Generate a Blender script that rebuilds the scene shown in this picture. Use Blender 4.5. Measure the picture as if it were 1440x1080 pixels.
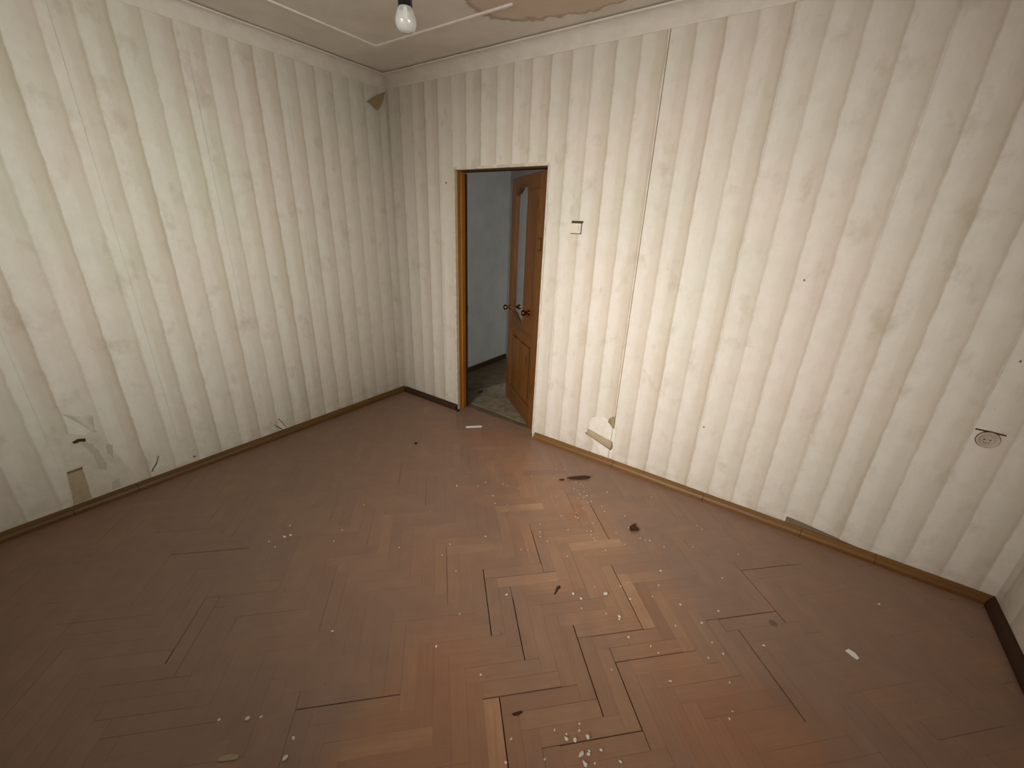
import bpy, bmesh, math, random
from mathutils import Vector, Matrix, noise

random.seed(7)
C = bpy.context.scene.collection
for o in list(bpy.data.objects):
    bpy.data.objects.remove(o)

# ------------------------------------------------------------------ camera
cam_d = bpy.data.cameras.new('camera')
cam_d.sensor_width = 36.0
cam_d.lens = 36.0 * 573.64 / 1440.0
cam_d.clip_start = 0.02
cam = bpy.data.objects.new('camera', cam_d)
C.objects.link(cam)
YAW, PITCH, ROLL = -0.6018, 0.3762, 0.0388
fw = Vector((math.sin(YAW)*math.cos(PITCH), math.cos(YAW)*math.cos(PITCH), -math.sin(PITCH)))
rt = Vector((math.cos(YAW), -math.sin(YAW), 0))
up = rt.cross(fw)
r2 = math.cos(ROLL)*rt + math.sin(ROLL)*up
u2 = -math.sin(ROLL)*rt + math.cos(ROLL)*up
M = Matrix((r2, u2, -fw)).transposed().to_4x4()
M.translation = Vector((3.1366, -2.5981, 1.6576))
cam.matrix_world = M
bpy.context.scene.camera = cam

# ------------------------------------------------------------------ world, daylight, exposure
world = bpy.data.worlds.new('sky')
bpy.context.scene.world = world
world.use_nodes = True
bg = world.node_tree.nodes['Background']
bg.inputs['Color'].default_value = (0.90, 0.95, 1.0, 1)
bg.inputs['Strength'].default_value = 1.45

def area(name, loc, aim, sx, sy, power, color, spread=180):
    d = bpy.data.lights.new(name, 'AREA')
    d.shape = 'RECTANGLE'; d.size = sx; d.size_y = sy
    d.energy = power; d.color = color; d.spread = math.radians(spread)
    o = bpy.data.objects.new(name, d)
    C.objects.link(o)
    o.location = loc
    o.rotation_euler = (Vector(aim) - Vector(loc)).to_track_quat('-Z', 'Y').to_euler()
    return o
# added daylight beams, narrowed to imitate lens falloff, through the window behind the photographer and the one in the right wall
area('window_daylight', (2.25, -3.72, 1.66), (2.20, 0.0, 0.90), 1.4, 1.2, 29, (1.0, 0.955, 0.905), 70)
area('side_window_daylight', (4.45, -2.15, 1.62), (0.0, -1.75, 1.55), 1.1, 1.1, 10.5, (0.96, 1.0, 0.93), 50)
# added lamp at the hallway's unseen end, standing in for a further room's daylight
area('hallway_fill', (3.5, 0.9, 1.5), (0.2, 0.9, 1.1), 1.2, 1.6, 6, (1.0, 0.98, 0.93))

vs = bpy.context.scene.view_settings
vs.view_transform = 'Standard'; vs.look = 'None'; vs.gamma = 1.0
vs.use_curve_mapping = False
vs.exposure = 0.0

# ------------------------------------------------------------------ room numbers
W, D, H = 4.263, 3.50, 2.712        # width, depth behind the camera, ceiling height
XL, XR, DH = 0.746, 1.577, 2.018    # door opening
PAPER_TOP, BASE_H = 2.627, 0.050
WT = 0.13                           # wall thickness

# ------------------------------------------------------------------ helpers
def obj(name, verts, faces, mat, parent=None, smooth=False):
    me = bpy.data.meshes.new(name)
    me.from_pydata([tuple(v) for v in verts], [], faces)
    me.update()
    if mat: me.materials.append(mat)
    if smooth:
        for p in me.polygons: p.use_smooth = True
    o = bpy.data.objects.new(name, me)
    C.objects.link(o)
    if parent: o.parent = parent
    return o

def empty(name, loc=(0, 0, 0), rz=0):
    o = bpy.data.objects.new(name, None)
    o.location = loc; o.rotation_euler = (0, 0, rz)
    o.empty_display_size = 0.05
    C.objects.link(o)
    return o

def tag(o, label=None, cat=None, group=None, kind=None):
    if label: o['label'] = label
    if cat: o['category'] = cat
    if group: o['group'] = group
    if kind: o['kind'] = kind
    return o

class MB:
    """collects shapes that end up as one mesh"""
    def __init__(s): s.v = []; s.f = []
    def box(s, x0, y0, z0, x1, y1, z1):
        n = len(s.v)
        s.v += [(x0,y0,z0),(x1,y0,z0),(x1,y1,z0),(x0,y1,z0),(x0,y0,z1),(x1,y0,z1),(x1,y1,z1),(x0,y1,z1)]
        s.f += [tuple(n+i for i in q) for q in ((3,2,1,0),(4,5,6,7),(0,1,5,4),(1,2,6,5),(2,3,7,6),(3,0,4,7))]
        return s
    def loft(s, rings, cap=True, closed=True):
        n = len(s.v); k = len(rings[0])
        for r in rings: s.v += [tuple(p) for p in r]
        for i in range(len(rings)-1):
            for j in range(k if closed else k-1):
                a = n+i*k+j; b = n+i*k+(j+1) % k
                s.f.append((a, b, b+k, a+k))
        if cap and closed:
            s.f.append(tuple(n+j for j in reversed(range(k))))
            s.f.append(tuple(n+(len(rings)-1)*k+j for j in range(k)))
        return s
    def lathe(s, prof, axis_o=(0,0,0), ax=(0,0,1), seg=24, cap=True):
        ax = Vector(ax).normalized()
        a = ax.orthogonal().normalized(); b = ax.cross(a)
        o = Vector(axis_o)
        return s.loft([[o + ax*h + r*(math.cos(t)*a + math.sin(t)*b)
                        for t in (2*math.pi*i/seg for i in range(seg))] for r, h in prof], cap)
    def prism(s, poly, z0, z1, fn=lambda x, y, z: (x, y, z)):
        return s.loft([[fn(x, y, z0) for x, y in poly], [fn(x, y, z1) for x, y in poly]])
    def build(s, name, mat, parent=None, smooth=False, bevel=0.0):
        o = obj(name, s.v, s.f, mat, parent, smooth)
        bm = bmesh.new(); bm.from_mesh(o.data)
        bmesh.ops.recalc_face_normals(bm, faces=bm.faces)
        if bevel:
            bmesh.ops.bevel(bm, geom=bm.edges[:], offset=bevel, segments=2, affect='EDGES', clamp_overlap=True)
        bm.to_mesh(o.data); bm.free()
        if smooth:
            for p in o.data.polygons: p.use_smooth = True
        return o

# ------------------------------------------------------------------ node helpers
class NT:
    def __init__(s, name):
        s.m = bpy.data.materials.new(name); s.m.use_nodes = True
        s.t = s.m.node_tree; s.b = s.t.nodes['Principled BSDF']
        s.out = s.t.nodes['Material Output']
        s.pos = s.t.nodes.new('ShaderNodeNewGeometry').outputs['Position']
    def n(s, typ, **kw):
        nd = s.t.nodes.new(typ)
        for k, v in kw.items(): setattr(nd, k, v)
        return nd
    def put(s, sock, v):
        if hasattr(v, 'is_output'): s.t.links.new(v, sock)
        elif isinstance(v, tuple) and len(v) == 3 and sock.type == 'RGBA': sock.default_value = (*v, 1)
        else: sock.default_value = v
    def math(s, op, a, b=0.0, c=0.0, clamp=False):
        nd = s.n('ShaderNodeMath', operation=op, use_clamp=clamp)
        s.put(nd.inputs[0], a); s.put(nd.inputs[1], b); s.put(nd.inputs[2], c)
        return nd.outputs[0]
    def vec(s, scale=(1,1,1), loc=(0,0,0), src=None):
        nd = s.n('ShaderNodeMapping'); s.put(nd.inputs['Vector'], src or s.pos)
        nd.inputs['Scale'].default_value = scale; nd.inputs['Location'].default_value = loc
        return nd.outputs[0]
    def noise(s, scale, detail=3, rough=0.55, vec=None, dist=0.0):
        nd = s.n('ShaderNodeTexNoise'); s.put(nd.inputs['Vector'], vec or s.pos)
        nd.inputs['Scale'].default_value = scale; nd.inputs['Detail'].default_value = detail
        nd.inputs['Roughness'].default_value = rough; nd.inputs['Distortion'].default_value = dist
        return nd.outputs['Fac']
    def ramp(s, fac, stops, interp='LINEAR'):
        nd = s.n('ShaderNodeValToRGB'); s.put(nd.inputs[0], fac)
        cr = nd.color_ramp; cr.interpolation = interp
        while len(cr.elements) < len(stops): cr.elements.new(0.5)
        for e, (p, c) in zip(cr.elements, stops):
            e.position = p
            e.color = (c, c, c, 1) if not isinstance(c, tuple) else (*c, 1)
        return nd.outputs[0]
    def mix(s, fac, a, b, mode='MIX'):
        nd = s.n('ShaderNodeMix', data_type='RGBA', blend_type=mode)
        s.put(nd.inputs[0], fac); s.put(nd.inputs[6], a); s.put(nd.inputs[7], b)
        return nd.outputs[2]
    def sep(s, v=None):
        nd = s.n('ShaderNodeSeparateXYZ'); s.put(nd.inputs[0], v or s.pos)
        return nd.outputs
    def comb(s, x, y, z):
        nd = s.n('ShaderNodeCombineXYZ')
        s.put(nd.inputs[0], x); s.put(nd.inputs[1], y); s.put(nd.inputs[2], z)
        return nd.outputs[0]
    def blob(s, p, r0, r1, vec=None):
        """1 inside r0 of the point, 0 beyond r1"""
        d = s.n('ShaderNodeVectorMath', operation='DISTANCE')
        s.put(d.inputs[0], vec or s.pos); d.inputs[1].default_value = p
        nd = s.n('ShaderNodeMapRange', interpolation_type='SMOOTHSTEP')
        s.put(nd.inputs[0], d.outputs['Value'])
        for i, v in ((1, r0), (2, r1), (3, 1.0), (4, 0.0)): nd.inputs[i].default_value = v
        return nd.outputs[0]
    def bump(s, h, strength=0.3, dist=0.002):
        nd = s.n('ShaderNodeBump'); s.put(nd.inputs['Height'], h)
        nd.inputs['Strength'].default_value = strength; nd.inputs['Distance'].default_value = dist
        s.t.links.new(nd.outputs[0], s.b.inputs['Normal'])
    def done(s, color=None, rough=None, spec=None, **kw):
        if color is not None: s.put(s.b.inputs['Base Color'], color)
        if rough is not None: s.put(s.b.inputs['Roughness'], rough)
        if spec is not None: s.b.inputs['Specular IOR Level'].default_value = spec
        for k, v in kw.items(): s.put(s.b.inputs[k.replace('_', ' ')], v)
        return s.m

def srgb(r, g, b):
    return tuple(((c/255)/12.92 if c/255 <= .04045 else ((c/255+.055)/1.055)**2.4) for c in (r, g, b))

# ------------------------------------------------------------------ materials
def wallpaper(name, axis, phase, period):
    """old paper printed with broad shaded stripes, sharp on one side, fading on the other"""
    t = NT(name)
    co = t.sep()[axis]; z = t.sep()[2]
    wob = t.noise(1.0, 3, .6, t.vec((9, 9, 9)))
    wob2 = t.noise(1.0, 2, .6, t.vec((40, 40, 26)))
    s = t.math('DIVIDE', t.math('SUBTRACT', co, phase), period)
    s = t.math('ADD', s, t.math('MULTIPLY', t.math('SUBTRACT', wob, .5), .13))
    s = t.math('ADD', s, t.math('MULTIPLY', t.math('SUBTRACT', wob2, .5), .06))
    idx = t.math('FLOOR', s)
    f = t.math('FRACT', s)
    streak = t.noise(1.0, 3, .6, t.vec((70, 70, 1.6)))
    f2 = t.math('ADD', f, t.math('MULTIPLY', t.math('SUBTRACT', streak, .5), .22))
    shade = t.ramp(f2, [(0.0, .35), (.05, .05), (.30, .08), (.50, .30), (.60, .55), (.84, .72), (.95, 1.0), (1.0, .8)])
    edge = t.ramp(f, [(0, .5), (.03, 0.0), (.88, 0.0), (.96, 1.0), (1.0, .8)])
    wn = t.n('ShaderNodeTexWhiteNoise', noise_dimensions='1D'); t.put(wn.inputs['W'], idx)
    amp = t.math('MULTIPLY_ADD', wn.outputs['Value'], .5, .65)
    blot = t.noise(1.0, 4, .6, t.vec((3.2, 3.2, 2.0)))
    amp = t.math('MULTIPLY', amp, t.math('MULTIPLY_ADD', blot, .8, .5))
    shade = t.math('MULTIPLY', shade, amp, clamp=True)
    light = srgb(211, 201, 189); dark = srgb(186, 171, 154)
    hue = t.noise(1.0, 2, .5, t.vec((1.7, 1.7, 1.5), (3, 1, 5)))
    lightc = t.mix(t.ramp(hue, [(.35, 0.0), (.65, 1.0)]), light, srgb(207, 202, 188))
    darkc = t.mix(t.ramp(hue, [(.35, 0.0), (.65, 1.0)]), dark, srgb(182, 172, 152))
    col = t.mix(shade, lightc, darkc)
    col = t.mix(t.math('MULTIPLY', edge, t.math('MULTIPLY', amp, .13), clamp=True), col, srgb(138, 122, 98))
    # blurred grey mottling and small stains
    stain = t.ramp(t.noise(1.0, 5, .62, t.vec((7, 7, 5), (4, 7, 1))), [(.56, 0.0), (.72, 1.0)])
    col = t.mix(t.math('MULTIPLY', stain, .34), col, srgb(150, 132, 108))
    mott = t.ramp(t.noise(1.0, 4, .65, t.vec((16, 16, 11), (2, 9, 4))), [(.40, 0.0), (.62, 1.0)])
    col = t.mix(t.math('MULTIPLY', mott, .13), col, srgb(168, 150, 128))
    fleck = t.ramp(t.noise(1.0, 2, .5, t.vec((60, 60, 45))), [(.72, 0.0), (.77, 1.0)])
    col = t.mix(t.math('MULTIPLY', fleck, .20), col, srgb(140, 124, 100))
    low = t.ramp(z, [(0.05, 1.0), (0.16, .25), (.40, 0.0)])
    dirt = t.ramp(t.noise(1.0, 5, .6, t.vec((10, 10, 14))), [(.42, 0.0), (.68, 1.0)])
    col = t.mix(t.math('MULTIPLY', t.math('MULTIPLY', low, dirt), .45), col, srgb(150, 136, 118))
    grain = t.noise(420, 2, .6)
    t.bump(t.math('ADD', t.math('MULTIPLY', grain, .35), t.math('MULTIPLY', wob2, 1.0)), .22, .0015)
    return t.done(col, .82, .25)

def plaster(name, rgb, rgb2, scale=6, bump=.3, rough=.9):
    t = NT(name)
    a = t.noise(scale, 5, .6); b = t.noise(scale*8, 3, .6)
    col = t.mix(t.ramp(a, [(.3, 0.0), (.7, 1.0)]), srgb(*rgb), srgb(*rgb2))
    t.bump(t.math('ADD', t.math('MULTIPLY', a, 1.5), t.math('MULTIPLY', b, .5)), bump, .004)
    return t.done(col, rough, .2)

def wood(name, rgb, rgb2, axis=2, rough=.45, spec=.4, knots=False, scale=1.0):
    t = NT(name)
    tc = t.n('ShaderNodeTexCoord').outputs['Object']
    sc = [55*scale, 55*scale, 55*scale]; sc[axis] = 2.2*scale
    a = t.noise(1.0, 4, .6, t.vec(tuple(sc), src=tc), .6)
    b = t.noise(1.0, 3, .6, t.vec(tuple(x*.16 for x in sc), src=tc))
    fac = t.math('ADD', t.math('MULTIPLY', a, .55), t.math('MULTIPLY', b, .6))
    col = t.mix(t.ramp(fac, [(.38, 0.0), (.75, 1.0)]), srgb(*rgb), srgb(*rgb2))
    if knots:
        k = t.n('ShaderNodeTexVoronoi'); t.put(k.inputs['Vector'], t.vec((7, 7, 3.1), src=tc))
        k.inputs['Scale'].default_value = 1.0
        kk = t.ramp(k.outputs['Distance'], [(.07, 1.0), (.16, 0.0)])
        col = t.mix(t.math('MULTIPLY', kk, .75), col, srgb(62, 30, 10))
    dirt = t.noise(9, 4, .6)
    col = t.mix(t.math('MULTIPLY', t.ramp(dirt, [(.5, 0.0), (.75, 1.0)]), .25), col, srgb(60, 42, 24))
    t.bump(a, .15, .001)
    return t.done(col, rough, spec)

def plain(name, rgb, rough=.5, spec=.5, metal=0.0, vary=.12):
    t = NT(name)
    a = t.noise(40, 3, .6)
    col = t.mix(t.math('MULTIPLY', a, vary), srgb(*rgb), srgb(*[c*.55 for c in rgb]))
    return t.done(col, rough, spec, Metallic=metal)

def parquet_material(name='worn_parquet'):
    t = NT(name)
    P = t.sep()
    at = t.n('ShaderNodeAttribute', attribute_name='tone', attribute_type='GEOMETRY')
    tone = at.outputs['Fac']
    uv = t.n('ShaderNodeAttribute', attribute_name='along', attribute_type='GEOMETRY').outputs['Vector']
    g1 = t.noise(1.0, 4, .6, t.vec((5, 85, 1), src=uv), .5)
    g2 = t.noise(1.0, 3, .6, t.vec((2.5, 18, 1), src=uv))
    bare = t.mix(tone, srgb(152, 107, 76), srgb(204, 158, 114))
    bare = t.mix(t.math('MULTIPLY', t.ramp(g1, [(.35, 0.0), (.7, 1.0)]), .30), bare, srgb(104, 58, 32))
    bare = t.mix(t.math('MULTIPLY', t.ramp(g2, [(.45, 0.0), (.75, 1.0)]), .35), bare, srgb(150, 84, 42))
    # dust: everywhere except the trodden way from the door to the window
    n = t.noise(2.4, 5, .6); n2 = t.noise(11, 4, .6); n3 = t.noise(55, 3, .6)
    warp = t.comb(t.math('MULTIPLY_ADD', n, .55, -.275), t.math('MULTIPLY_ADD', n2, .24, -.12), 0.0)
    wv = t.n('ShaderNodeVectorMath', operation='ADD'); t.put(wv.inputs[0], t.pos); t.put(wv.inputs[1], warp)
    wv = wv.outputs[0]
    clean = None
    for x, y, r0, r1, k in CLEAN:
        bl = t.math('MULTIPLY', t.blob((x, y, 0), r0, r1, wv), k)
        clean = bl if clean is None else t.math('MAXIMUM', clean, bl)
    spots = t.ramp(t.noise(4.5, 4, .6, t.vec(loc=(9, 3, 0))), [(.50, 0.0), (.70, 1.0)])
    clean = t.math('MAXIMUM', clean, t.math('MULTIPLY', spots, .42))
    clean = t.math('ADD', clean, t.math('MULTIPLY', t.math('SUBTRACT', tone, .36), .32), clamp=True)
    clean = t.math('MULTIPLY', clean, t.math('MULTIPLY_ADD', n2, .55, .45), clamp=True)
    dust = t.math('SUBTRACT', 1.0, clean, clamp=True)
    dustc = t.mix(n2, srgb(118, 93, 78), srgb(144, 118, 101))
    col = t.mix(t.math('MULTIPLY_ADD', dust, .66, .22), bare, dustc)
    red = None
    for x, y, r0, r1, k in RED:
        bl = t.math('MULTIPLY', t.blob((x, y, 0), r0, r1, wv), k)
        red = bl if red is None else t.math('MAXIMUM', red, bl)
    col = t.mix(t.math('MULTIPLY', red, .55), col, srgb(146, 84, 46))
    # dark spots and fine pale grit
    sp = t.ramp(t.noise(34, 3, .55, t.vec(loc=(2, 8, 0))), [(.68, 0.0), (.76, 1.0)])
    col = t.mix(t.math('MULTIPLY', sp, .35), col, srgb(62, 40, 28))
    for x, y, r0, r1, k in DARK:
        col = t.mix(t.math('MULTIPLY', t.blob((x, y, 0), r0, r1), k), col, srgb(64, 46, 38))
    gr = t.ramp(t.noise(150, 2, .5), [(.71, 0.0), (.76, 1.0)])
    col = t.mix(t.math('MULTIPLY', gr, .25), col, srgb(176, 160, 142))
    rough = t.math('MULTIPLY_ADD', dust, .14, .28)
    rough = t.math('ADD', rough, t.math('MULTIPLY', t.math('SUBTRACT', n3, .5), .15))
    t.bump(t.math('ADD', t.math('MULTIPLY', n3, .6), g1), .12, .0012)
    return t.done(col, rough, .62)

CLEAN = [(1.40,-.28,.10,.40,.55),(1.74,-.42,.10,.36,.7),(2.07,-.60,.10,.36,.85),(2.33,-.66,.08,.30,1.0),(2.30,-.92,.1,.4,.8),
         (2.50,-.84,.10,.36,.9),(2.62,-1.10,.15,.42,.9),(2.86,-1.10,.15,.40,1.0),(3.00,-1.22,.15,.38,1.0),
         (3.17,-1.34,.14,.36,1.0),(3.33,-1.38,.10,.32,1.0),(2.39,-1.84,.10,.40,.8),(2.60,-1.95,.10,.42,.9),
         (2.95,-1.65,.15,.45,.85),(2.50,-2.10,.12,.45,.9),(2.72,-1.45,.1,.36,.55),(2.0,-1.5,.1,.5,.35),(1.55,-1.7,.1,.6,.25)]
RED = [(2.34,-.66,.03,.12,.85),(2.13,-.44,.02,.08,.25),(2.33,-.63,.02,.10,.5),(3.30,-1.36,.05,.28,.6),(3.08,-1.26,.05,.22,.40),
       (2.40,-1.88,.05,.30,.35),(2.55,-2.05,.05,.35,.35),(2.87,-1.06,.03,.14,.35),(1.35,-.22,.03,.2,.35),(3.45,-1.30,.05,.3,.5)]
DARK = [(3.39,-.786,.012,.024,.6),(2.17,-.30,.02,.05,.25),(3.45,-1.14,.01,.08,.2)]

M_back = wallpaper('wallpaper_back', 0, .030, .139)
M_left = wallpaper('wallpaper_left', 1, -.074, .1344)
M_right = wallpaper('wallpaper_right', 1, -.06, .139)
M_plaster = plaster('old_plaster', (196, 188, 172), (176, 166, 150), 7, .3)
M_patch = plaster('bare_plaster', (217, 211, 199), (202, 193, 177), 14, .35)
M_patch2 = plaster('bare_plaster_dusty', (200, 191, 175), (184, 174, 158), 14, .35)
M_reveal = plaster('reveal_plaster', (206, 196, 178), (178, 166, 146), 16, .4)
M_corn = plaster('cornice_plaster', (214, 205, 192), (202, 192, 178), 10, .3)
M_strip = plaster('strip_plaster', (240, 233, 224), (226, 218, 206), 18, .5)
M_parq = parquet_material()
M_gap = plain('floor_screed', (58, 38, 24), .95, .1)
M_base = wood('baseboard_wood', (128, 92, 38), (98, 62, 24), 0, .5, .35)
M_base_y = wood('baseboard_wood_left', (116, 84, 36), (84, 54, 20), 1, .5, .35)
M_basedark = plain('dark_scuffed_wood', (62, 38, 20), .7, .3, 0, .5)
M_jamb = wood('jamb_varnished_pine', (166, 112, 40), (130, 80, 22), 2, .38, .5)
M_jambdark = plain('jamb_dark_wood', (58, 34, 12), .7, .3)  # darker brown for the rebate and the head
M_door = wood('door_pine', (124, 80, 34), (90, 54, 19), 2, .36, .5, True)
M_doorrail = wood('door_pine_rail', (116, 74, 31), (86, 50, 17), 0, .36, .5, True)
M_brass = plain('old_brass', (150, 120, 78), .22, .5, 1.0)
M_redbrass = plain('reddish_brass', (120, 52, 30), .25, .5, 1.0)
M_black = plain('black_bakelite', (20, 18, 17), .4, .4, 0, .3)
M_darkhole = plain('dark_recess', (74, 62, 46), .9, .1)
M_white = plain('yellowed_white_plastic', (206, 196, 176), .45, .4)
M_socket = plain('dusty_socket_plastic', (178, 164, 146), .55, .35)
M_crumb = plain('white_plaster_crumb', (232, 222, 206), .9, .2, 0, .3)
M_paper = plain('white_paper', (236, 230, 222), .8, .2, 0, .1)
M_tan = plain('tan_paper_tape', (176, 158, 124), .7, .25, 0, .5)
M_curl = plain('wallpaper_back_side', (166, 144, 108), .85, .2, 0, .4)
M_darkcurl = plain('dark_paper_edge', (120, 104, 84), .85, .2, 0, .4)  # dark paper tone for edges, specks and cracks
M_flake = plain('dark_brown_flake', (70, 42, 24), .7, .3, 0, .6)
M_alu = plain('lamp_cap_metal', (150, 142, 128), .3, .5, 1.0)
M_hallwall = plaster('hall_wall_paint', (178, 177, 171), (164, 163, 157), 5, .25)
M_hallfloor = plaster('hall_linoleum', (118, 104, 82), (92, 80, 62), 9, .2, .6)
M_hallmat = plaster('hall_pale_linoleum', (150, 140, 120), (112, 100, 80), 14, .2, .6)

def ceiling_material():
    t = NT('ceiling_old_whitewash')
    n = t.noise(2.2, 5, .6); n2 = t.noise(14, 4, .6)
    col = t.mix(t.ramp(n, [(.35, 0.0), (.65, 1.0)]), srgb(226, 217, 206), srgb(212, 202, 190))
    warp = t.comb(t.math('MULTIPLY_ADD', n2, .10, -.05), t.math('MULTIPLY_ADD', t.noise(9, 3, .6, t.vec(loc=(5, 5, 0))), .14, -.07), 0.0)
    wv = t.n('ShaderNodeVectorMath', operation='ADD'); t.put(wv.inputs[0], t.pos); t.put(wv.inputs[1], warp)
    d = t.n('ShaderNodeVectorMath', operation='DISTANCE'); t.put(d.inputs[0], t.vec((.55, 1, 1), src=wv.outputs[0]))
    d.inputs[1].default_value = (1.90*.55, -.46, H)
    ins = t.ramp(d.outputs['Value'], [(.26, 1.0), (.30, .9), (.315, 0.0)])
    rim = t.ramp(d.outputs['Value'], [(.285, 0.0), (.308, 1.0), (.32, 0.0)])
    col = t.mix(t.math('MULTIPLY', ins, .6), col, srgb(196, 168, 142))
    col = t.mix(t.math('MULTIPLY', rim, .6), col, srgb(140, 110, 86))
    t.bump(t.math('ADD', n2, t.math('MULTIPLY', n, 2)), .3, .006)
    return t.done(col, .9, .2)
M_ceil = ceiling_material()

def glass_material():
    t = NT('clear_bulb_glass')
    return t.done((0.80, .78, .74), .08, .6, Transmission_Weight=.80, IOR=1.3)
M_bulb = glass_material()
def pane_material():
    t = NT('door_pane_glass')
    return t.done((0.86, .86, .90), .12, .5, Transmission_Weight=1.0, IOR=1.1)
M_pane = pane_material()

# ------------------------------------------------------------------ floor: herringbone parquet
floor = MB().box(-.15, -D-.15, -.10, W+.15, .02, -.018).build('floor', M_gap)
tag(floor, 'worn and dusty herringbone parquet floor of the empty room', 'floor', kind='structure')

BW, BN, TH, OU, OV = 0.061, 5, math.radians(44.75), 0.6, 0.4
cu, su = math.cos(TH), math.sin(TH)
def to_world(a, b):            # lattice cell coordinates -> floor
    u = (a - OU)*BW; v = (-b - OV)*BW
    return (u*cu - v*su, u*su + v*cu)
def to_cell(x, y):
    u = x*cu + y*su; v = -x*su + y*cu
    return (u/BW + OU, -(v/BW + OV))
CRACKS = [((3.438,-.319),(3.235,-.534)),((3.235,-.534),(3.401,-.704)),((3.401,-.704),(3.184,-.913)),((3.184,-.913),(3.23,-.955)),
 ((3.287,-.936),(3.48,-1.139)),((2.695,-1.388),(2.914,-1.609)),((2.711,-.953),(2.916,-1.175)),((2.142,-1.343),(2.383,-1.591)),
 ((.853,-2.207),(1.027,-2.024)),((1.374,-2.373),(1.462,-2.459)),((2.529,-1.82),(2.725,-1.628)),((2.875,-1.393),(3.056,-1.221)),
 ((2.964,-1.491),(3.037,-1.574)),((2.929,-1.687),(3.039,-1.579)),((2.384,-.518),(2.547,-.705)),((2.447,-1.479),(2.569,-1.607)),
 ((2.58,-1.79),(2.714,-1.938)),((2.035,-2.223),(2.25,-2.004)),((2.916,-1.175),(2.80,-1.29)),((2.447,-1.14),(2.30,-1.29)),
 ((2.22,-.97),(2.33,-1.08)),((2.87,-.45),(2.95,-.53))]
LIGHT = [(2.372,-1.28),(2.066,-.781),(2.65,-1.90),(2.884,-1.09),(2.47,-.93)]
def near_crack(p, d):
    for a, b in CRACKS:
        ax, ay = b[0]-a[0], b[1]-a[1]; L = math.hypot(ax, ay)
        ux, uy = ax/L, ay/L
        if abs(ux*d[1] - uy*d[0]) > .2: continue
        s = (p[0]-a[0])*ux + (p[1]-a[1])*uy
        e = abs((p[0]-a[0])*uy - (p[1]-a[1])*ux)
        if e < .026 and -.03 < s < L+.03: return True
    return False
def clip(poly, x0, y0, x1, y1):
    for ax, lim, sg in ((0, x0, 1), (0, x1, -1), (1, y0, 1), (1, y1, -1)):
        out = []
        for i in range(len(poly)):
            p, q = poly[i-1], poly[i]
            dp, dq = sg*(p[ax]-lim), sg*(q[ax]-lim)
            if dp >= 0: out.append(p)
            if dp*dq < 0:
                k = dp/(dp-dq); out.append((p[0]+(q[0]-p[0])*k, p[1]+(q[1]-p[1])*k))
        # p already appended when inside; q handled in its own turn
        poly = out
        if len(poly) < 3: return []
    return poly
Minv = M.inverted()
def px(x, y, z=0.0):           # only used to rank the blocks by how large they show
    p = Minv @ Vector((x, y, z))
    if p.z > -.05: return None
    return (720 + 573.64*p.x/-p.z, 540 - 573.64*p.y/-p.z)
def shoelace(q): return abs(sum(q[i-1][0]*q[i][1]-q[i][0]*q[i-1][1] for i in range(len(q))))/2

rnd = random.Random(11)
blocks = []
seen = set()
cor = [to_cell(x, y) for x in (0, W) for y in (-D, .12)]
i0, i1 = int(min(c[0] for c in cor))-7, int(max(c[0] for c in cor))+7
j0, j1 = int(min(c[1] for c in cor))-7, int(max(c[1] for c in cor))+7
for i in range(i0, i1):
    for j in range(j0, j1):
        t = (i - j) % (2*BN)
        if t == 0: a0, b0, a1, b1, hor = i, j, i+BN, j+1, True
        elif t == 2*BN-1: a0, b0, a1, b1, hor = i, j, i+1, j+BN, False
        else: continue
        c = to_world((a0+a1)/2, (b0+b1)/2)
        if not (-.3 < c[0] < W+.3 and -D-.3 < c[1] < .35): continue
        sides = [((a0, b0), (a1, b0)), ((a1, b0), (a1, b1)), ((a1, b1), (a0, b1)), ((a0, b1), (a0, b0))]
        gap = []
        for p, q in sides:
            wp, wq = to_world(*p), to_world(*q)
            L = math.hypot(wq[0]-wp[0], wq[1]-wp[1])
            d = ((wq[0]-wp[0])/L, (wq[1]-wp[1])/L)
            hit = any(near_crack((wp[0]+(wq[0]-wp[0])*k, wp[1]+(wq[1]-wp[1])*k), d) for k in ((.3, .5, .7) if L > .1 else (.5,)))
            gap.append(rnd.uniform(.0017, .0026) if hit else (.0009 if rnd.random() < .06 else rnd.uniform(.00005, .00025)))
        g = [x/BW for x in gap]
        quad = [to_world(a0+g[3], b0+g[0]), to_world(a1-g[1], b0+g[0]), to_world(a1-g[1], b1-g[2]), to_world(a0+g[3], b1-g[2])]
        polys = [clip(quad, .002, -D, W-.002, -.002), clip(quad, XL+.002, -.002, XR-.002, .10)]  # room; on into the doorway
        polys = [p for p in polys if len(p) >= 3 and shoelace(p) > 5e-5]
        if not polys: continue
        tone = min(.8, max(0, rnd.gauss(.36, .11)))
        for lx, ly in LIGHT:
            ca, cb = to_cell(lx, ly)
            if a0 <= ca < a1 and b0 <= cb < b1: tone = .95
        dz, tl = rnd.uniform(-.0003, .0003), (rnd.uniform(-.0010, .0010), rnd.uniform(-.0010, .0010))
        for poly in polys:
            q = [px(x, y) for x, y in poly]
            area_px = 0
            if all(q):
                k = clip(q, 0, 0, 1440, 1080)
                area_px = shoelace(k) if k else 0
            blocks.append((area_px, poly, tone, hor, dz, tl, c))
blocks.sort(key=lambda b: -b[0])

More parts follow.
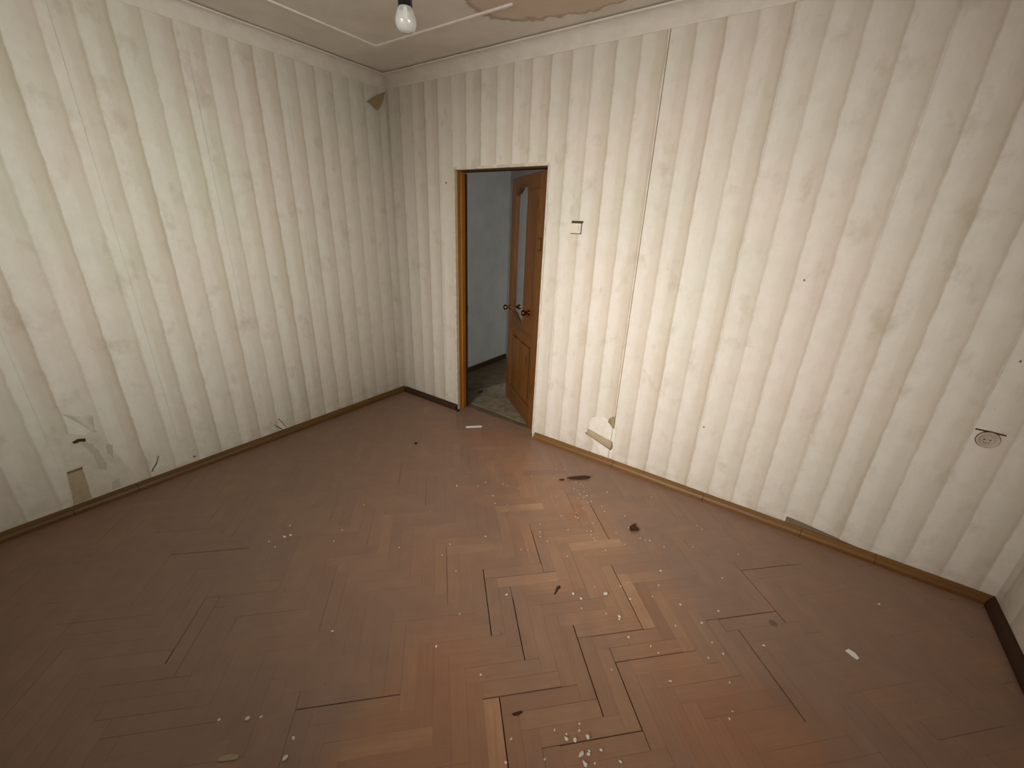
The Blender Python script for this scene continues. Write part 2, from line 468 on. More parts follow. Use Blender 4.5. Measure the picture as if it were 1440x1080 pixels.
def block_mesh(name, items, parent):
    vs_, fs, tones, alongs = [], [], [], []
    for _, poly, tone, hor, dz, tilt, c in items:
        if sum(poly[k-1][0]*poly[k][1]-poly[k][0]*poly[k-1][1] for k in range(len(poly))) < 0: poly = poly[::-1]
        n = len(vs_); k = len(poly); e = .00025
        cx_, cy_ = sum(p[0] for p in poly)/k, sum(p[1] for p in poly)/k
        def top(x, y): return dz + tilt[0]*(x-c[0]) + tilt[1]*(y-c[1])
        ring = [[(x, y, -.017) for x, y in poly], [(x, y, top(x, y)-e) for x, y in poly], []]
        for x, y in poly:
            L = math.hypot(x-cx_, y-cy_)
            x2, y2 = x-(x-cx_)/L*e*1.5, y-(y-cy_)/L*e*1.5
            ring[2].append((x2, y2, top(x2, y2)))
        off = rnd.uniform(0, 40)
        for r in ring:
            for p in r:
                vs_.append(p); tones.append(tone)
                u = p[0]*cu + p[1]*su; v = -p[0]*su + p[1]*cu
                alongs.append((u+off, v+off, 0) if hor else (v+off, u+off, 0))
        for r in range(2):
            for m in range(k):
                a = n+r*k+m; b = n+r*k+(m+1) % k
                fs.append((a, b, b+k, a+k))
        fs.append(tuple(n+2*k+m for m in range(k)))
    o = obj(name, vs_, fs, M_parq, parent)
    a = o.data.attributes.new('tone', 'FLOAT', 'POINT'); a.data.foreach_set('value', tones)
    a = o.data.attributes.new('along', 'FLOAT_VECTOR', 'POINT'); a.data.foreach_set('vector', [x for v in alongs for x in v])
    return o
for b in blocks[:300]: block_mesh('parquet_block', [b], floor)
rest = block_mesh('parquet_field', blocks[300:], floor)
rest['kind'] = 'stuff'

# ------------------------------------------------------------------ walls
def grid_wall(rects, place, step=.07, amp=.0014, seed=0.0, edge=None):
    """papered sheet made of rectangles (s0, z0, s1, z1); place(s, z, off) gives the point"""
    vs_, fs = [], []
    for s0, z0, s1, z1 in rects:
        ns, nz = max(1, round((s1-s0)/step)), max(1, round((z1-z0)/step))
        n = len(vs_)
        for i in range(ns+1):
            for k in range(nz+1):
                s = s0+(s1-s0)*i/ns; z = z0+(z1-z0)*k/nz
                off = .002 + amp*(1+noise.noise(Vector((s*3.1+seed, z*1.7, seed))))
                if edge: off += edge(s, z)
                vs_.append(place(s, z, off))
        for i in range(ns):
            for k in range(nz):
                a = n+i*(nz+1)+k
                fs.append((a, a+nz+1, a+nz+2, a+1))
    return vs_, fs

# back wall with the doorway
wb = MB().box(-.12, 0, -.1, XL, WT, H+.1).box(XR, 0, -.1, W+.12, WT, H+.1).box(XL, 0, DH, XR, WT, H+.1)
wall_back = tag(wb.build('wall_back', M_plaster), 'papered back wall with the open doorway and a light switch', 'wall', kind='structure')
seams = [0.0, .047, .601, 1.155, 1.709, 2.263, 2.817, 3.371, 3.925, W]
for k in range(len(seams)-1):
    a, b = seams[k]+.0004, seams[k+1]-.0004
    if b - a < .01: continue
    cuts = [(a, BASE_H-.008, b, PAPER_TOP)]
    if a < XR and b > XL:
        cuts = []
        if a < XL-.006: cuts.append((a, BASE_H-.008, XL-.006, DH+.012))
        if b > XR+.004: cuts.append((XR+.004, BASE_H-.008, b, DH+.012))
        cuts.append((a, DH+.012, b, PAPER_TOP))
    lift = None
    if abs(seams[k+1]-2.263) < .01:      # the joint that has opened; its edge stands away from the wall
        b -= .0032; cuts = [(c_[0], c_[1], b, c_[3]) for c_ in cuts]
        lift = lambda s, z: .003*max(0, 1-(2.263-s)/.075)
    elif abs(seams[k+1]-.047) < .01 or abs(seams[k]-.047) < .01:
        lift = lambda s, z: .006*max(0, 1-abs(s-.047)/.06)*max(0, (z-2.0)/.6)
    v, f = grid_wall(cuts, lambda s, z, o: (s, -o, z), .035 if lift else .07, .0014, k*3.3, lift)
    p = obj('wallpaper_strip', v, f, M_back, wall_back, True)

obj('seam_shade', [(2.258, -.0018, BASE_H), (2.2645, -.0018, BASE_H), (2.2645, -.0018, PAPER_TOP), (2.258, -.0018, PAPER_TOP)], [(0, 1, 2, 3)], M_curl, wall_back)  # tan strip behind the open joint, standing in for its dark shading

# left wall
wall_left = tag(MB().box(-.12, -D-.12, -.1, 0, 0, H+.1).build('wall_left', M_plaster),
                'long papered left wall with a bare plaster patch low down', 'wall', kind='structure')
ys = [0.0]
y = -.296
while y > -D: ys.append(y); y -= .5376
ys.append(-D)
for k in range(len(ys)-1):
    a, b = ys[k+1]+.0004, ys[k]-.0004
    v, f = grid_wall([(a, BASE_H-.008, b, PAPER_TOP)], lambda s, z, o: (o, s, z), .07, .0014, 50+k*2.1)
    obj('wallpaper_strip', v, [tuple(reversed(q)) for q in f], M_left, wall_left, True)

# right wall, seen only as a sliver
SY0, SY1, SZ0, SZ1 = -2.80, -1.50, .95, 2.25      # window in the right wall
wrt = MB().box(W, -D-.12, -.1, W+.12, SY0, H+.1).box(W, SY1, -.1, W+.12, 0, H+.1)
wrt.box(W, SY0, -.1, W+.12, SY1, SZ0).box(W, SY0, SZ1, W+.12, SY1, H+.1)
wall_right = tag(wrt.build('wall_right', M_plaster), 'papered right wall, only a sliver of it in view', 'wall', kind='structure')
ys = [0.0, -.45, -1.0, -1.5, -2.15, -2.80, -3.2, -D]
for k in range(len(ys)-1):
    a, c = ys[k+1]+.0004, ys[k]-.0004
    rects = [(a, BASE_H-.008, c, PAPER_TOP)]
    if a >= SY0 and c <= SY1: rects = [(a, BASE_H-.008, c, SZ0), (a, SZ1, c, PAPER_TOP)]
    v, f = grid_wall(rects, lambda s, z, o: (W-o, s, z), .07, .0014, 90+k*1.7)
    obj('wallpaper_strip', v, f, M_right, wall_right, True)
win2 = tag(empty('window_2', (0, 0, 0)), 'casement window in the right wall, out of view', 'window', kind='structure')
fr = MB()
fr.box(W+.05, SY0, SZ0, W+.11, SY0+.05, SZ1).box(W+.05, SY1-.05, SZ0, W+.11, SY1, SZ1)
fr.box(W+.05, SY0+.05, SZ0, W+.11, SY1-.05, SZ0+.05).box(W+.05, SY0+.05, SZ1-.05, W+.11, SY1-.05, SZ1)
fr.build('window_frame', M_white, win2)
MB().box(W+.06, (SY0+SY1)/2-.03, SZ0+.05, W+.10, (SY0+SY1)/2+.03, SZ1-.05).build('mullion', M_white, win2)

# wall behind the photographer, with the window that lights the room
WX0, WX1, WZ0, WZ1 = 1.30, 3.10, .92, 2.30
wr = MB().box(0, -D-.25, -.1, WX0, -D, H+.1).box(WX1, -D-.25, -.1, W, -D, H+.1)
wr.box(WX0, -D-.25, -.1, WX1, -D, WZ0).box(WX0, -D-.25, WZ1, WX1, -D, H+.1)
tag(wr.build('wall_front', M_plaster), 'plastered window wall behind the photographer', 'wall', kind='structure')
win = tag(empty('window_1', (0, 0, 0)), 'wide casement window in the wall behind the photographer', 'window', kind='structure')
fr = MB()
fr.box(WX0, -D-.2, WZ0, WX0+.05, -D-.13, WZ1).box(WX1-.05, -D-.2, WZ0, WX1, -D-.13, WZ1)
fr.box(WX0+.05, -D-.2, WZ0, WX1-.05, -D-.13, WZ0+.05).box(WX0+.05, -D-.2, WZ1-.05, WX1-.05, -D-.13, WZ1)
fr.build('window_frame', M_white, win)
MB().box((WX0+WX1)/2-.03, -D-.19, WZ0+.05, (WX0+WX1)/2+.03, -D-.14, WZ1-.05).build('mullion', M_white, win)
MB().box(WX0-.05, -D-.02, WZ0-.03, WX1+.05, -D+.12, WZ0).build('window_sill', M_white, win, bevel=.004)

# ------------------------------------------------------------------ ceiling, cornice, moulding
ceil = tag(MB().box(-.12, -D-.12, H, W+.12, .12, H+.1).build('ceiling', M_ceil),
           'stained grey plaster ceiling with a thin raised strip', 'ceiling', kind='structure')
def cornice(name, p0, p1, inw, label):
    """coved plaster cornice along a wall; inw points into the room"""
    prof = [(0, PAPER_TOP-.012), (.006, PAPER_TOP-.012), (.008, PAPER_TOP+.004)]
    for k in range(9):
        a = k/8*math.pi/2
        prof.append((.060-.052*math.cos(a), PAPER_TOP+.004+.066*math.sin(a)))
    prof += [(.062, H-.006), (0, H-.006)]
    d = Vector(p1)-Vector(p0); L = d.length; d.normalize()
    n = max(2, int(L/.12)); rings = []
    for i in range(n+1):
        s = L*i/n
        o = Vector(p0)+d*s
        w = .0025*noise.noise(Vector((s*4, p0[0]*5, p0[1])))
        rings.append([o+Vector(inw)*(q+(w if q > .001 else 0))+Vector((0, 0, h+w*.6)) for q, h in prof])
    return tag(MB().loft(rings).build(name, M_corn, smooth=False), label, 'cornice', kind='structure')
cornice('trim_1', (0, 0, 0), (W, 0, 0), (0, -1, 0), 'coved plaster cornice along the top of the back wall')
cornice('trim_2', (0, 0, 0), (0, -D, 0), (1, 0, 0), 'coved plaster cornice along the top of the left wall')
cornice('trim_3', (W, 0, 0), (W, -D, 0), (-1, 0, 0), 'coved plaster cornice along the top of the right wall')
def strip(a, b, seed):
    d = Vector(b)-Vector(a); L = d.length; d.normalize(); s_ = Vector((-d.y, d.x, 0))
    n = int(L/.05); rings = []
    for i in range(n+1):
        o = Vector(a)+d*(L*i/n)
        j = 1+.25*noise.noise(Vector((i*.6, seed, 0)))
        hw, h = .011*j, .008*j
        rings.append([o+s_*(-hw), o+s_*(-hw*.6)+Vector((0, 0, -h)), o+s_*(hw*.6)+Vector((0, 0, -h)), o+s_*hw])
    o = MB().loft(rings).build('moulding_strip', M_strip, ceil)
    return o
strip((.450, -.425, H+.001), (.450, -D+.45, H+.001), 1)
strip((.440, -.425, H+.001), (1.56, -.425, H+.001), 2)

# ------------------------------------------------------------------ baseboards
def baseboard(name, p0, p1, inw, mat, label, cuts, deep=.034):
    root = tag(empty(name), label, 'baseboard', kind='structure')
    d = Vector(p1)-Vector(p0); L = d.length; d.normalize()
    ss = [0]+cuts+[L]
    for a, b in zip(ss[:-1], ss[1:]):
        n = max(2, int((b-a)/.10)); rings = []
        for i in range(n+1):
            s = a+.001+(b-a-.002)*i/n
            o = Vector(p0)+d*s
            j = .0016*noise.noise(Vector((s*7, p0[0]+p0[1]*3, 1)))
            prof = [(0, .0005), (deep, .0005), (deep+j, .020), (deep*.80+j, .034), (deep*.42, BASE_H-.004+j), (deep*.3, BASE_H+j), (0, BASE_H+j)]
            rings.append([o+Vector(inw)*(q+.0005)+Vector((0, 0, h)) for q, h in prof])
        MB().loft(rings).build('board', mat, root)
    return root
bb = baseboard('baseboard_back', (XR+.03, 0, 0), (W-.002, 0, 0), (0, -1, 0), M_base,
          'scuffed wooden baseboard right of the door under the back wall', [.69, 1.32, 1.86, 2.2])
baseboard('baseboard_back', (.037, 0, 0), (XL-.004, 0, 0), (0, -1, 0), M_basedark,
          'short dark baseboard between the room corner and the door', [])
baseboard('baseboard_left', (0, -.002, 0), (0, -D, 0), (1, 0, 0), M_base_y,
          'brown wooden baseboard along the left wall', [.66, 1.35, 2.17, 2.46])
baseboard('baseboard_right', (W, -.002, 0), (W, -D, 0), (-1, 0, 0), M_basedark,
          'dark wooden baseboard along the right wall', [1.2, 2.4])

# ------------------------------------------------------------------ doorway: lining, reveal, leaf
lining = tag(empty('trim_4'), 'orange varnished wooden door lining in the back wall doorway', 'door frame', kind='structure')
MB().box(XL, .020, 0, XL+.006, .112, DH).box(XL+.006, .052, 0, XL+.022, .112, DH-.006).build('jamb', M_jamb, lining)
MB().box(XL+.022, .088, 0, XL+.026, .112, DH-.02).build('jamb_rebate', M_jambdark, lining)
MB().box(XR-.014, .028, 0, XR, .112, DH).build('jamb', M_jamb, lining)
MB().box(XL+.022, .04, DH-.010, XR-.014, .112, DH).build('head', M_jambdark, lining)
MB().box(XL, .085, -.02, XR, .125, .002).build('threshold', M_hallfloor, lining)
MB().box(XL+.020, .095, .905, XL+.0275, .113, .975).build('strike_plate', M_black, lining)
# pale plaster edge round the opening
def jag(a, b, side, seed):
    """narrow ragged strip of painted plaster from a to b on the wall face"""
    n = 40; v = []; f = []
    a = Vector(a); b = Vector(b)
    for i in range(n+1):
        p = a+(b-a)*i/n
        w = .014+.006*noise.noise(Vector((i*.5, seed, 0)))
        q = p+Vector(side)*w
        v += [(p.x, -.0065, p.z), (q.x, -.0065, q.z), (p.x, .030, p.z)]
        v[-1] = (p.x-side[0]*.0015, .030, p.z-(.0015 if side[2] else 0)); v[-3] = (p.x-side[0]*.0015, -.0065, p.z-(.0015 if side[2] else 0))
    for i in range(n):
        k = 3*i
        f += [(k, k+1, k+4, k+3), (k, k+3, k+5, k+2)]
    return v, f
for a, b, sd, seed in (((XL, 0, .05), (XL, 0, DH), (-1, 0, 0), 1), ((XL-.01, 0, DH), (XR+.01, 0, DH), (0, 0, 1.25), 5), ((XR, 0, .03), (XR, 0, DH), (1, 0, 0), 9)):
    v, f = jag(a, b, sd, seed)
    obj('plaster_edge', v, f, M_reveal, wall_back)

# leaf: local x runs from the hinges (0) to the latch edge, local y is the thickness (room side = -y ... see below)
LEAF, T = .815, .040
ANG = math.radians(37.8)
door = empty('door_1', (1.566, .086, .004), math.pi-ANG)
tag(door, 'half open varnished pine door leaf with a narrow curved glass pane', 'door', kind='structure')
# local +y points to the room side after the half turn
def dbox(x0, z0, x1, z1, t0=0.0, t1=T): return MB().box(x0, t0, z0, x1, t1, z1)
ZT = 2.000
GX0, GX1 = .40, .700                 # glass opening
def gtop(x):                         # ogee top and bottom of the opening
    k = (x-GX0)/(GX1-GX0)
    return 1.930 - .055*(1/(1+math.exp(-(k-.72)*14)))
def gbot(x):
    k = (x-GX0)/(GX1-GX0)
    return .835 + .065*(1/(1+math.exp(-(k-.62)*10)))
N = 18
gx = [GX0+(GX1-GX0)*i/N for i in range(N+1)]
dbox(GX1, 0, LEAF, ZT).build('latch_stile', M_door, door, bevel=.002)
# hinge-side stile with its wide field
dbox(0, 0, .135, ZT).build('hinge_stile', M_door, door, bevel=.002)
dbox(.135, .93, GX0, ZT-.11, .003, T-.003).build('side_panel', M_door, door, bevel=.002)
top = [(.135, ZT-.11), (GX0, ZT-.11)] + [(x, gtop(x)) for x in gx[1:]] + [(GX1, ZT), (.135, ZT)]
top = [(.135, ZT-.11), (GX0-.0005, ZT-.11), (GX0, gtop(GX0))] + [(x, gtop(x)) for x in gx[1:]] + [(GX1, ZT), (.135, ZT)]
MB().prism(top, 0, T, lambda x, y, z: (x, z, y)).build('top_rail', M_doorrail, door)
mid = [(.135, .74), (GX1, .74)] + [(x, gbot(x)) for x in reversed(gx)] + [(GX0-.0005, .93), (.135, .93)]
MB().prism(mid, 0, T, lambda x, y, z: (x, z, y)).build('lock_rail', M_doorrail, door)
dbox(.135, 0, GX1, .17).build('bottom_rail', M_doorrail, door, bevel=.002)
dbox(.135, .17, GX1, .74, .010, T-.010).build('lower_panel', M_door, door)
raised = MB()
raised.box(.19, T-.010, .225, .415, T-.002, .685)
raised.box(.445, T-.010, .225, .645, T-.002, .685)
raised.build('raised_field', M_door, door, bevel=.004)
pn = [(x, gbot(x)-.008) for x in gx] + [(x, gtop(x)+.008) for x in reversed(gx)]
MB().prism(pn, T/2-.002, T/2+.002, lambda x, y, z: (x, z, y)).build('glass_pane', M_pane, door)
# glazing bead following the opening
def bead(off):
    rings = []
    path = [(x, gbot(x)) for x in gx] + [(x, gtop(x)) for x in reversed(gx)]
    cx_, cz_ = (GX0+GX1)/2, 1.38
    outer = [(x, z) for x, z in path]
    inner = [(x+(.012 if x < GX0+.02 else -.012 if x > GX1-.02 else 0), z+(.012 if z < 1.3 else -.012)) for x, z in path]
    v = []; f = []; k = len(path)
    for y in (T/2+.003, T-.004):
        v += [(x, y, z) for x, z in outer]; v += [(x, y, z) for x, z in inner]
    for i in range(k):
        j = (i+1) % k
        f += [(i, j, k+j, k+i), (2*k+i, 2*k+j, 3*k+j, 3*k+i), (k+i, k+j, 3*k+j, 3*k+i)]
    return v, f
v, f = bead(0)
obj('glazing_bead', v, f, M_doorrail, door)
def knob(x, z, side, mat, r=.026):
    y0 = T if side > 0 else 0
    prof = [(.024, 0), (.024, .004), (.012, .008), (.010, .030), (r*.8, .036), (r, .046), (r*.95, .056), (r*.6, .064), (.004, .066)]
    o = MB().lathe(prof[3:], (x, y0, z), (0, side, 0), 20).build('knob', mat, door, True)
    MB().lathe(prof[:4], (x, y0, z), (0, side, 0), 20).build('rosette', mat, o, True)
    return o
knob(LEAF-.055, .92, 1, M_brass)
knob(LEAF-.055, .92, -1, M_brass)
k3 = knob(.235, .975, 1, M_redbrass, .024); k3['label'] = 'reddish brass knob on the hinge side'
pl = [(.075+.040*math.cos(a)*(1-.15*math.cos(4*a)), 1.512+.050*math.sin(a)*(1-.12*math.cos(4*a))) for a in (2*math.pi*i/28 for i in range(28))]
MB().prism(pl, T-.001, T+.004, lambda x, y, z: (x, z, y)).build('cover_plate', M_basedark, door)
pl = [(x, z) for x, z in [( .075+(p[0]-.075)*.82, 1.512+(p[1]-1.512)*.82) for p in pl]]
MB().prism(pl, T+.003, T+.006, lambda x, y, z: (x, z, y)).build('cover_plate_field', M_door, door)
for z in (.25, 1.72):
    MB().lathe([(.007, 0), (.007, .09)], (-.006, .002, z), (0, 0, 1), 10).build('hinge', M_brass, door, True)

# ------------------------------------------------------------------ hallway beyond the door
HX0, HX1, HY1 = .14, 3.6, 1.58
hall = tag(MB().box(HX0-.1, WT, -.1, HX0, HY1+.1, H).build('wall_hall_left', M_hallwall),
           'grey white side wall of the hallway seen through the doorway', 'wall', kind='structure')
tag(MB().box(HX0, HY1, -.1, HX1, HY1+.1, H).build('wall_hall_far', M_hallwall), 'far wall of the hallway, mostly hidden by the door leaf', 'wall', kind='structure')
tag(MB().box(HX0-.1, WT, 2.55, HX1, HY1+.1, 2.65).build('ceiling_hall', M_hallwall), 'dim hallway ceiling beyond the doorway', 'ceiling', kind='structure')
hf = tag(MB().box(HX0-.1, .115, -.1, HX1, HY1+.1, -.004).build('floor_hall', M_hallfloor), 'dusty brown hallway floor beyond the threshold', 'floor', kind='structure')
lin = [(.16, .13), (1.9, .13), (1.9, 1.5), (.93, 1.45), (.682, .849), (.595, .556), (.527, .369), (.44, .20)]
MB().prism(lin[1:], -.0045, -.0015).build('linoleum_sheet', M_hallmat, hf)
tag(MB().box(HX0, WT, 0, HX0+.02, HY1, .055).build('baseboard_hall', M_basedark), 'dark baseboard along the hallway side wall', 'baseboard', kind='structure')

# ------------------------------------------------------------------ torn places on the walls
def sheet(name, poly, off, mat, parent, wall, thick=.0012, jitter=.004, seed=0):
    """thin ragged sheet stuck on a wall; poly in (s, z)"""
    pts = []
    for i in range(len(poly)):
        a, b = Vector(poly[i-1]), Vector(poly[i])
        m = max(1, int((b-a).length/.02))
        for k in range(m):
            p = a+(b-a)*k/m
            pts.append((p.x+jitter*noise.noise(Vector((p.x*60, p.y*60, seed))), p.y+jitter*noise.noise(Vector((p.y*60, p.x*60, seed+7)))))
    fn = (lambda x, z, o: (x, -off-o, z)) if wall == 'back' else (lambda x, z, o: (off+o, x, z))
    return MB().prism(pts, 0, thick, fn).build(name, mat, parent)
def curl(name, base, tip, width, lift, mat, parent, wall, n=8):
    """tongue of paper attached along base, curling off the wall towards its tip; all in (s, z)"""
    b0, b1 = Vector(base[0]), Vector(base[1]); tip = Vector(tip)
    v, f = [], []
    fn = (lambda x, z, o: (x, -o, z)) if wall == 'back' else (lambda x, z, o: (o, x, z))
    for i in range(n+1):
        k = i/n
        m0 = b0+(tip-b0)*k; m1 = b1+(tip-b1)*k
        if k == 1: m0 = m0+(b0-b1)*.06; m1 = m1-(b0-b1)*.06
        o = .005+lift*k*k
        v += [fn(m0.x, m0.y, o), fn(m1.x, m1.y, o)]
    for i in range(n): f.append((2*i, 2*i+1, 2*i+3, 2*i+2))
    o = obj(name, v, f, mat, parent, True)
    sm = o.modifiers.new('thickness', 'SOLIDIFY'); sm.thickness = .0008
    return o
# back wall, low beside the door
sheet('bare_patch', [(2.073,.313),(2.135,.37),(2.224,.355),(2.262,.345),(2.284,.30),(2.276,.056),(2.19,.062),(2.15,.12),(2.07,.20)], .0045, M_patch, wall_back, 'back', .001, .008, 1)
band = MB()
rings = []
for i in range(9):
    k = i/8; c = Vector((2.062, 0, .212))*(1-k)+Vector((2.262, 0, .160))*k
    w = .027+.008*k
    rings.append([c+Vector((.3*w*math.cos(a), -.006-.007*max(0, math.cos(a)), w*math.sin(a))) for a in [math.pi*(j/8-.5) for j in range(9)]] )
band.loft(rings, cap=True, closed=True)
band.build('paper_tape', M_tan, wall_back, True)
MB().prism([(2.05,.194),(2.262,.124),(2.262,.132),(2.05,.201)], 0, .004, lambda x, y, z: (x, -.006-z, y)).build('tape_edge', M_darkcurl, wall_back)
curl('wallpaper_flap', ((2.262,.42),(2.20,.345)), (2.264,.315), .05, .030, M_curl, wall_back, 'back')
sheet('gap_strip', [(3.38,.088),(3.46,.083),(3.60,.066),(3.74,.047),(3.74,.050),(3.38,.052)], .0045, M_darkcurl, wall_back, 'back', .001, .002, 5)
for x, z, r in ((3.13, 1.44, .006), (2.834, .505, .006), (3.96, 1.19, .005), (.655, 1.93, .008)):
    sheet('dark_speck', [(x-r, z), (x, z-r*1.3), (x+r, z), (x, z+r*1.2)], .0048, M_darkcurl, wall_back, 'back', .0008, .001, 21)
# loose bits at the back-wall skirting
curl('wallpaper_flap', ((2.27,.10),(2.30,.10)), (2.28,.055), .03, .01, M_patch, wall_back, 'back', 4)
# left wall, low in the corner of the view
sheet('bare_patch', [(-2.395,.50),(-2.31,.45),(-2.254,.455),(-2.215,.30),(-2.175,.16),(-2.16,.055),(-2.40,.055),(-2.385,.26),(-2.418,.30),(-2.41,.40)], .0045, M_patch2, wall_left, 'left', .001, .010, 2)
sheet('paper_tape', [(-2.425,.258),(-2.362,.262),(-2.372,.06),(-2.448,.055)], .006, M_tan, wall_left, 'left', .0014, .003, 3)
sheet('tape_edge', [(-2.425,.250),(-2.362,.254),(-2.361,.268),(-2.424,.264)], .0075, M_darkcurl, wall_left, 'left', .001, .002, 4)
curl('wallpaper_flap', ((-2.357,.60),(-2.245,.55)), (-2.262,.455), .08, .010, M_left, wall_left, 'left')
sheet('grey_stain', [(-2.315,.42),(-2.28,.36),(-2.262,.24),(-2.27,.20),(-2.30,.22),(-2.30,.32),(-2.33,.40)], .0058, plain('grey_glue', (178, 168, 152), .9, .2), wall_left, 'left', .0006, .008, 8)
sheet('grey_stain', [(-2.235,.36),(-2.215,.34),(-2.225,.26),(-2.24,.30)], .0058, plain('grey_glue', (174, 165, 149), .9, .2), wall_left, 'left', .0006, .008, 9)
sheet('grey_stain', [(-2.27,.11),(-2.235,.12),(-2.24,.06),(-2.28,.06)], .0058, plain('grey_glue', (176, 167, 151), .9, .2), wall_left, 'left', .0006, .008, 10)
sheet('torn_bit', [(-2.362,.428),(-2.335,.440),(-2.305,.432),(-2.312,.412),(-2.335,.420),(-2.355,.415)], .006, M_flake, wall_left, 'left', .006, .006, 11)
for pts in ([(-2.088,.085),(-2.055,.13),(-2.03,.178),(-2.024,.176),(-2.048,.128),(-2.08,.085)], [(-1.318,.122),(-1.29,.10),(-1.252,.052),(-1.258,.052),(-1.296,.09)],
            [(-1.27,.16),(-1.22,.06),(-1.228,.06),(-1.275,.155)], [(-1.862,.095),(-1.84,.09),(-1.85,.078)]):
    sheet('paper_crack', pts, .0045, M_darkcurl, wall_left, 'left', .001, .003, 12)
# loose corner of paper hanging under the cornice
v = [(.010, -.012, 2.600), (.014, -.110, 2.552), (.020, -.205, 2.492), (.040, -.178, 2.486), (.052, -.128, 2.448), (.040, -.095, 2.470), (.022, -.040, 2.545)]
obj('wallpaper_flap', v, [(0, 1, 6), (1, 2, 3), (1, 3, 4, 5), (1, 5, 6)], M_curl, wall_left)

# ------------------------------------------------------------------ light switch
sw = tag(empty('light_switch', (1.822, -.006, 1.642)), 'square white light switch on the wall right of the door', 'switch')
MB().box(-.0375, -.008, -.0385, .0380, .003, .030).box(-.034, -.008, .030, .046, .003, .042).build('back_box', M_darkhole, sw)  # dark wall box; its lower rim stands in for shadow under the cover
MB().box(-.038, -.016, -.034, .038, -.004, .027).build('cover_plate', M_white, sw, bevel=.003)
MB().box(-.024, -.022, -.022, .024, -.014, .018).build('rocker', M_white, sw, bevel=.003)

# ------------------------------------------------------------------ wall socket
so = tag(empty('wall_socket', (3.983, -.005, .821)), 'round dusty wall socket low on the right of the back wall', 'socket')
R_ = .038
MB().lathe([(R_, 0), (R_, .006), (R_-.002, .009), (R_-.006, .010), (R_-.008, .006), (.006, .005), (.0005, .005)], (0, 0, 0), (0, -1, 0), 36).build('cover_plate', M_socket, so, True)
MB().lathe([(R_+.002, 0), (R_+.002, .0015)], (0, .001, 0), (0, -1, 0), 36).build('back_ring', M_darkhole, so)
MB().lathe([(.021, .004), (.022, .0075), (.019, .0075), (.0185, .0045)], (0, 0, 0), (0, -1, 0), 30, False).build('well_rim', M_socket, so, True)
for x in (-.0125, .0065):
    MB().lathe([(.003, .004), (.003, .0058)], (x, 0, .001), (0, -1, 0), 12).build('pin_hole', M_black, so)
MB().lathe([(.0022, .004), (.0022, .0062)], (-.003, 0, .001), (0, -1, 0), 12).build('screw', M_alu, so)
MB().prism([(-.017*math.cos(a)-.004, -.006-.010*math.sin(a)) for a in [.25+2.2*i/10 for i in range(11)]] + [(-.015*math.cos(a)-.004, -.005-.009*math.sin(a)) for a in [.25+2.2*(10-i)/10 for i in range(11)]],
           .005, .0062, lambda x, y, z: (x, -z, y)).build('well_shading_arc', M_darkhole, so)  # dark arc modelled in place of the shading at the well bottom
MB().prism([(-.052, .036), (.046, .033), (.046, .039), (0, .042), (-.052, .042)], 0, .003, lambda x, y, z: (x, -z, y)).build('cut_paper_edge', M_flake, so)

# ------------------------------------------------------------------ bare bulb on its wire
bx, by, bz = 2.043, -1.603, 2.176
lamp = tag(empty('pendant_bulb', (bx, by, bz)), 'bare clear light bulb hanging in a black holder from the ceiling', 'lamp')
prof = [(.0005, -.030), (.012, -.0285), (.021, -.0235), (.0275, -.0145), (.030, -.003), (.0285, .007), (.0245, .017), (.0195, .027), (.0152, .037)]
g = MB().lathe(prof, seg=32, cap=False); 
gb = g.build('glass_bulb', M_bulb, lamp, True)
sm = gb.modifiers.new('wall', 'SOLIDIFY'); sm.thickness = .0008
MB().lathe([(.0152, .034), (.0150, .038), (.0135, .042), (.0135, .060)], seg=24).build('lamp_cap', M_alu, lamp, True)
MB().lathe([(.004, .006), (.006, .020), (.004, .046)], seg=12).build('glass_stem', M_white, lamp, True)
fil = MB()
for a in (0, 2.1, 4.2): fil.lathe([(.0006, 0), (.0006, .020)], (.003*math.cos(a), .003*math.sin(a), .004), (.5*math.cos(a), .5*math.sin(a), -1), 6)
fil.build('filament_support', M_alu, lamp)
MB().lathe([(.0165, .030), (.0195, .028), (.0195, .080), (.0205, .082), (.0205, .088), (.0185, .090), (.0185, .112), (.012, .122), (.005, .126)], seg=28).build('bulb_holder', M_black, lamp, True)
wire = MB()
wz = H-bz
wire.lathe([(.0032, .124), (.0032, wz+.002)], seg=10)
wire.build('cord', M_black, lamp, True)
MB().lathe([(.004, wz-.035), (.030, wz-.012), (.034, wz-.001)], seg=24).build('ceiling_rose', M_black, lamp, True)

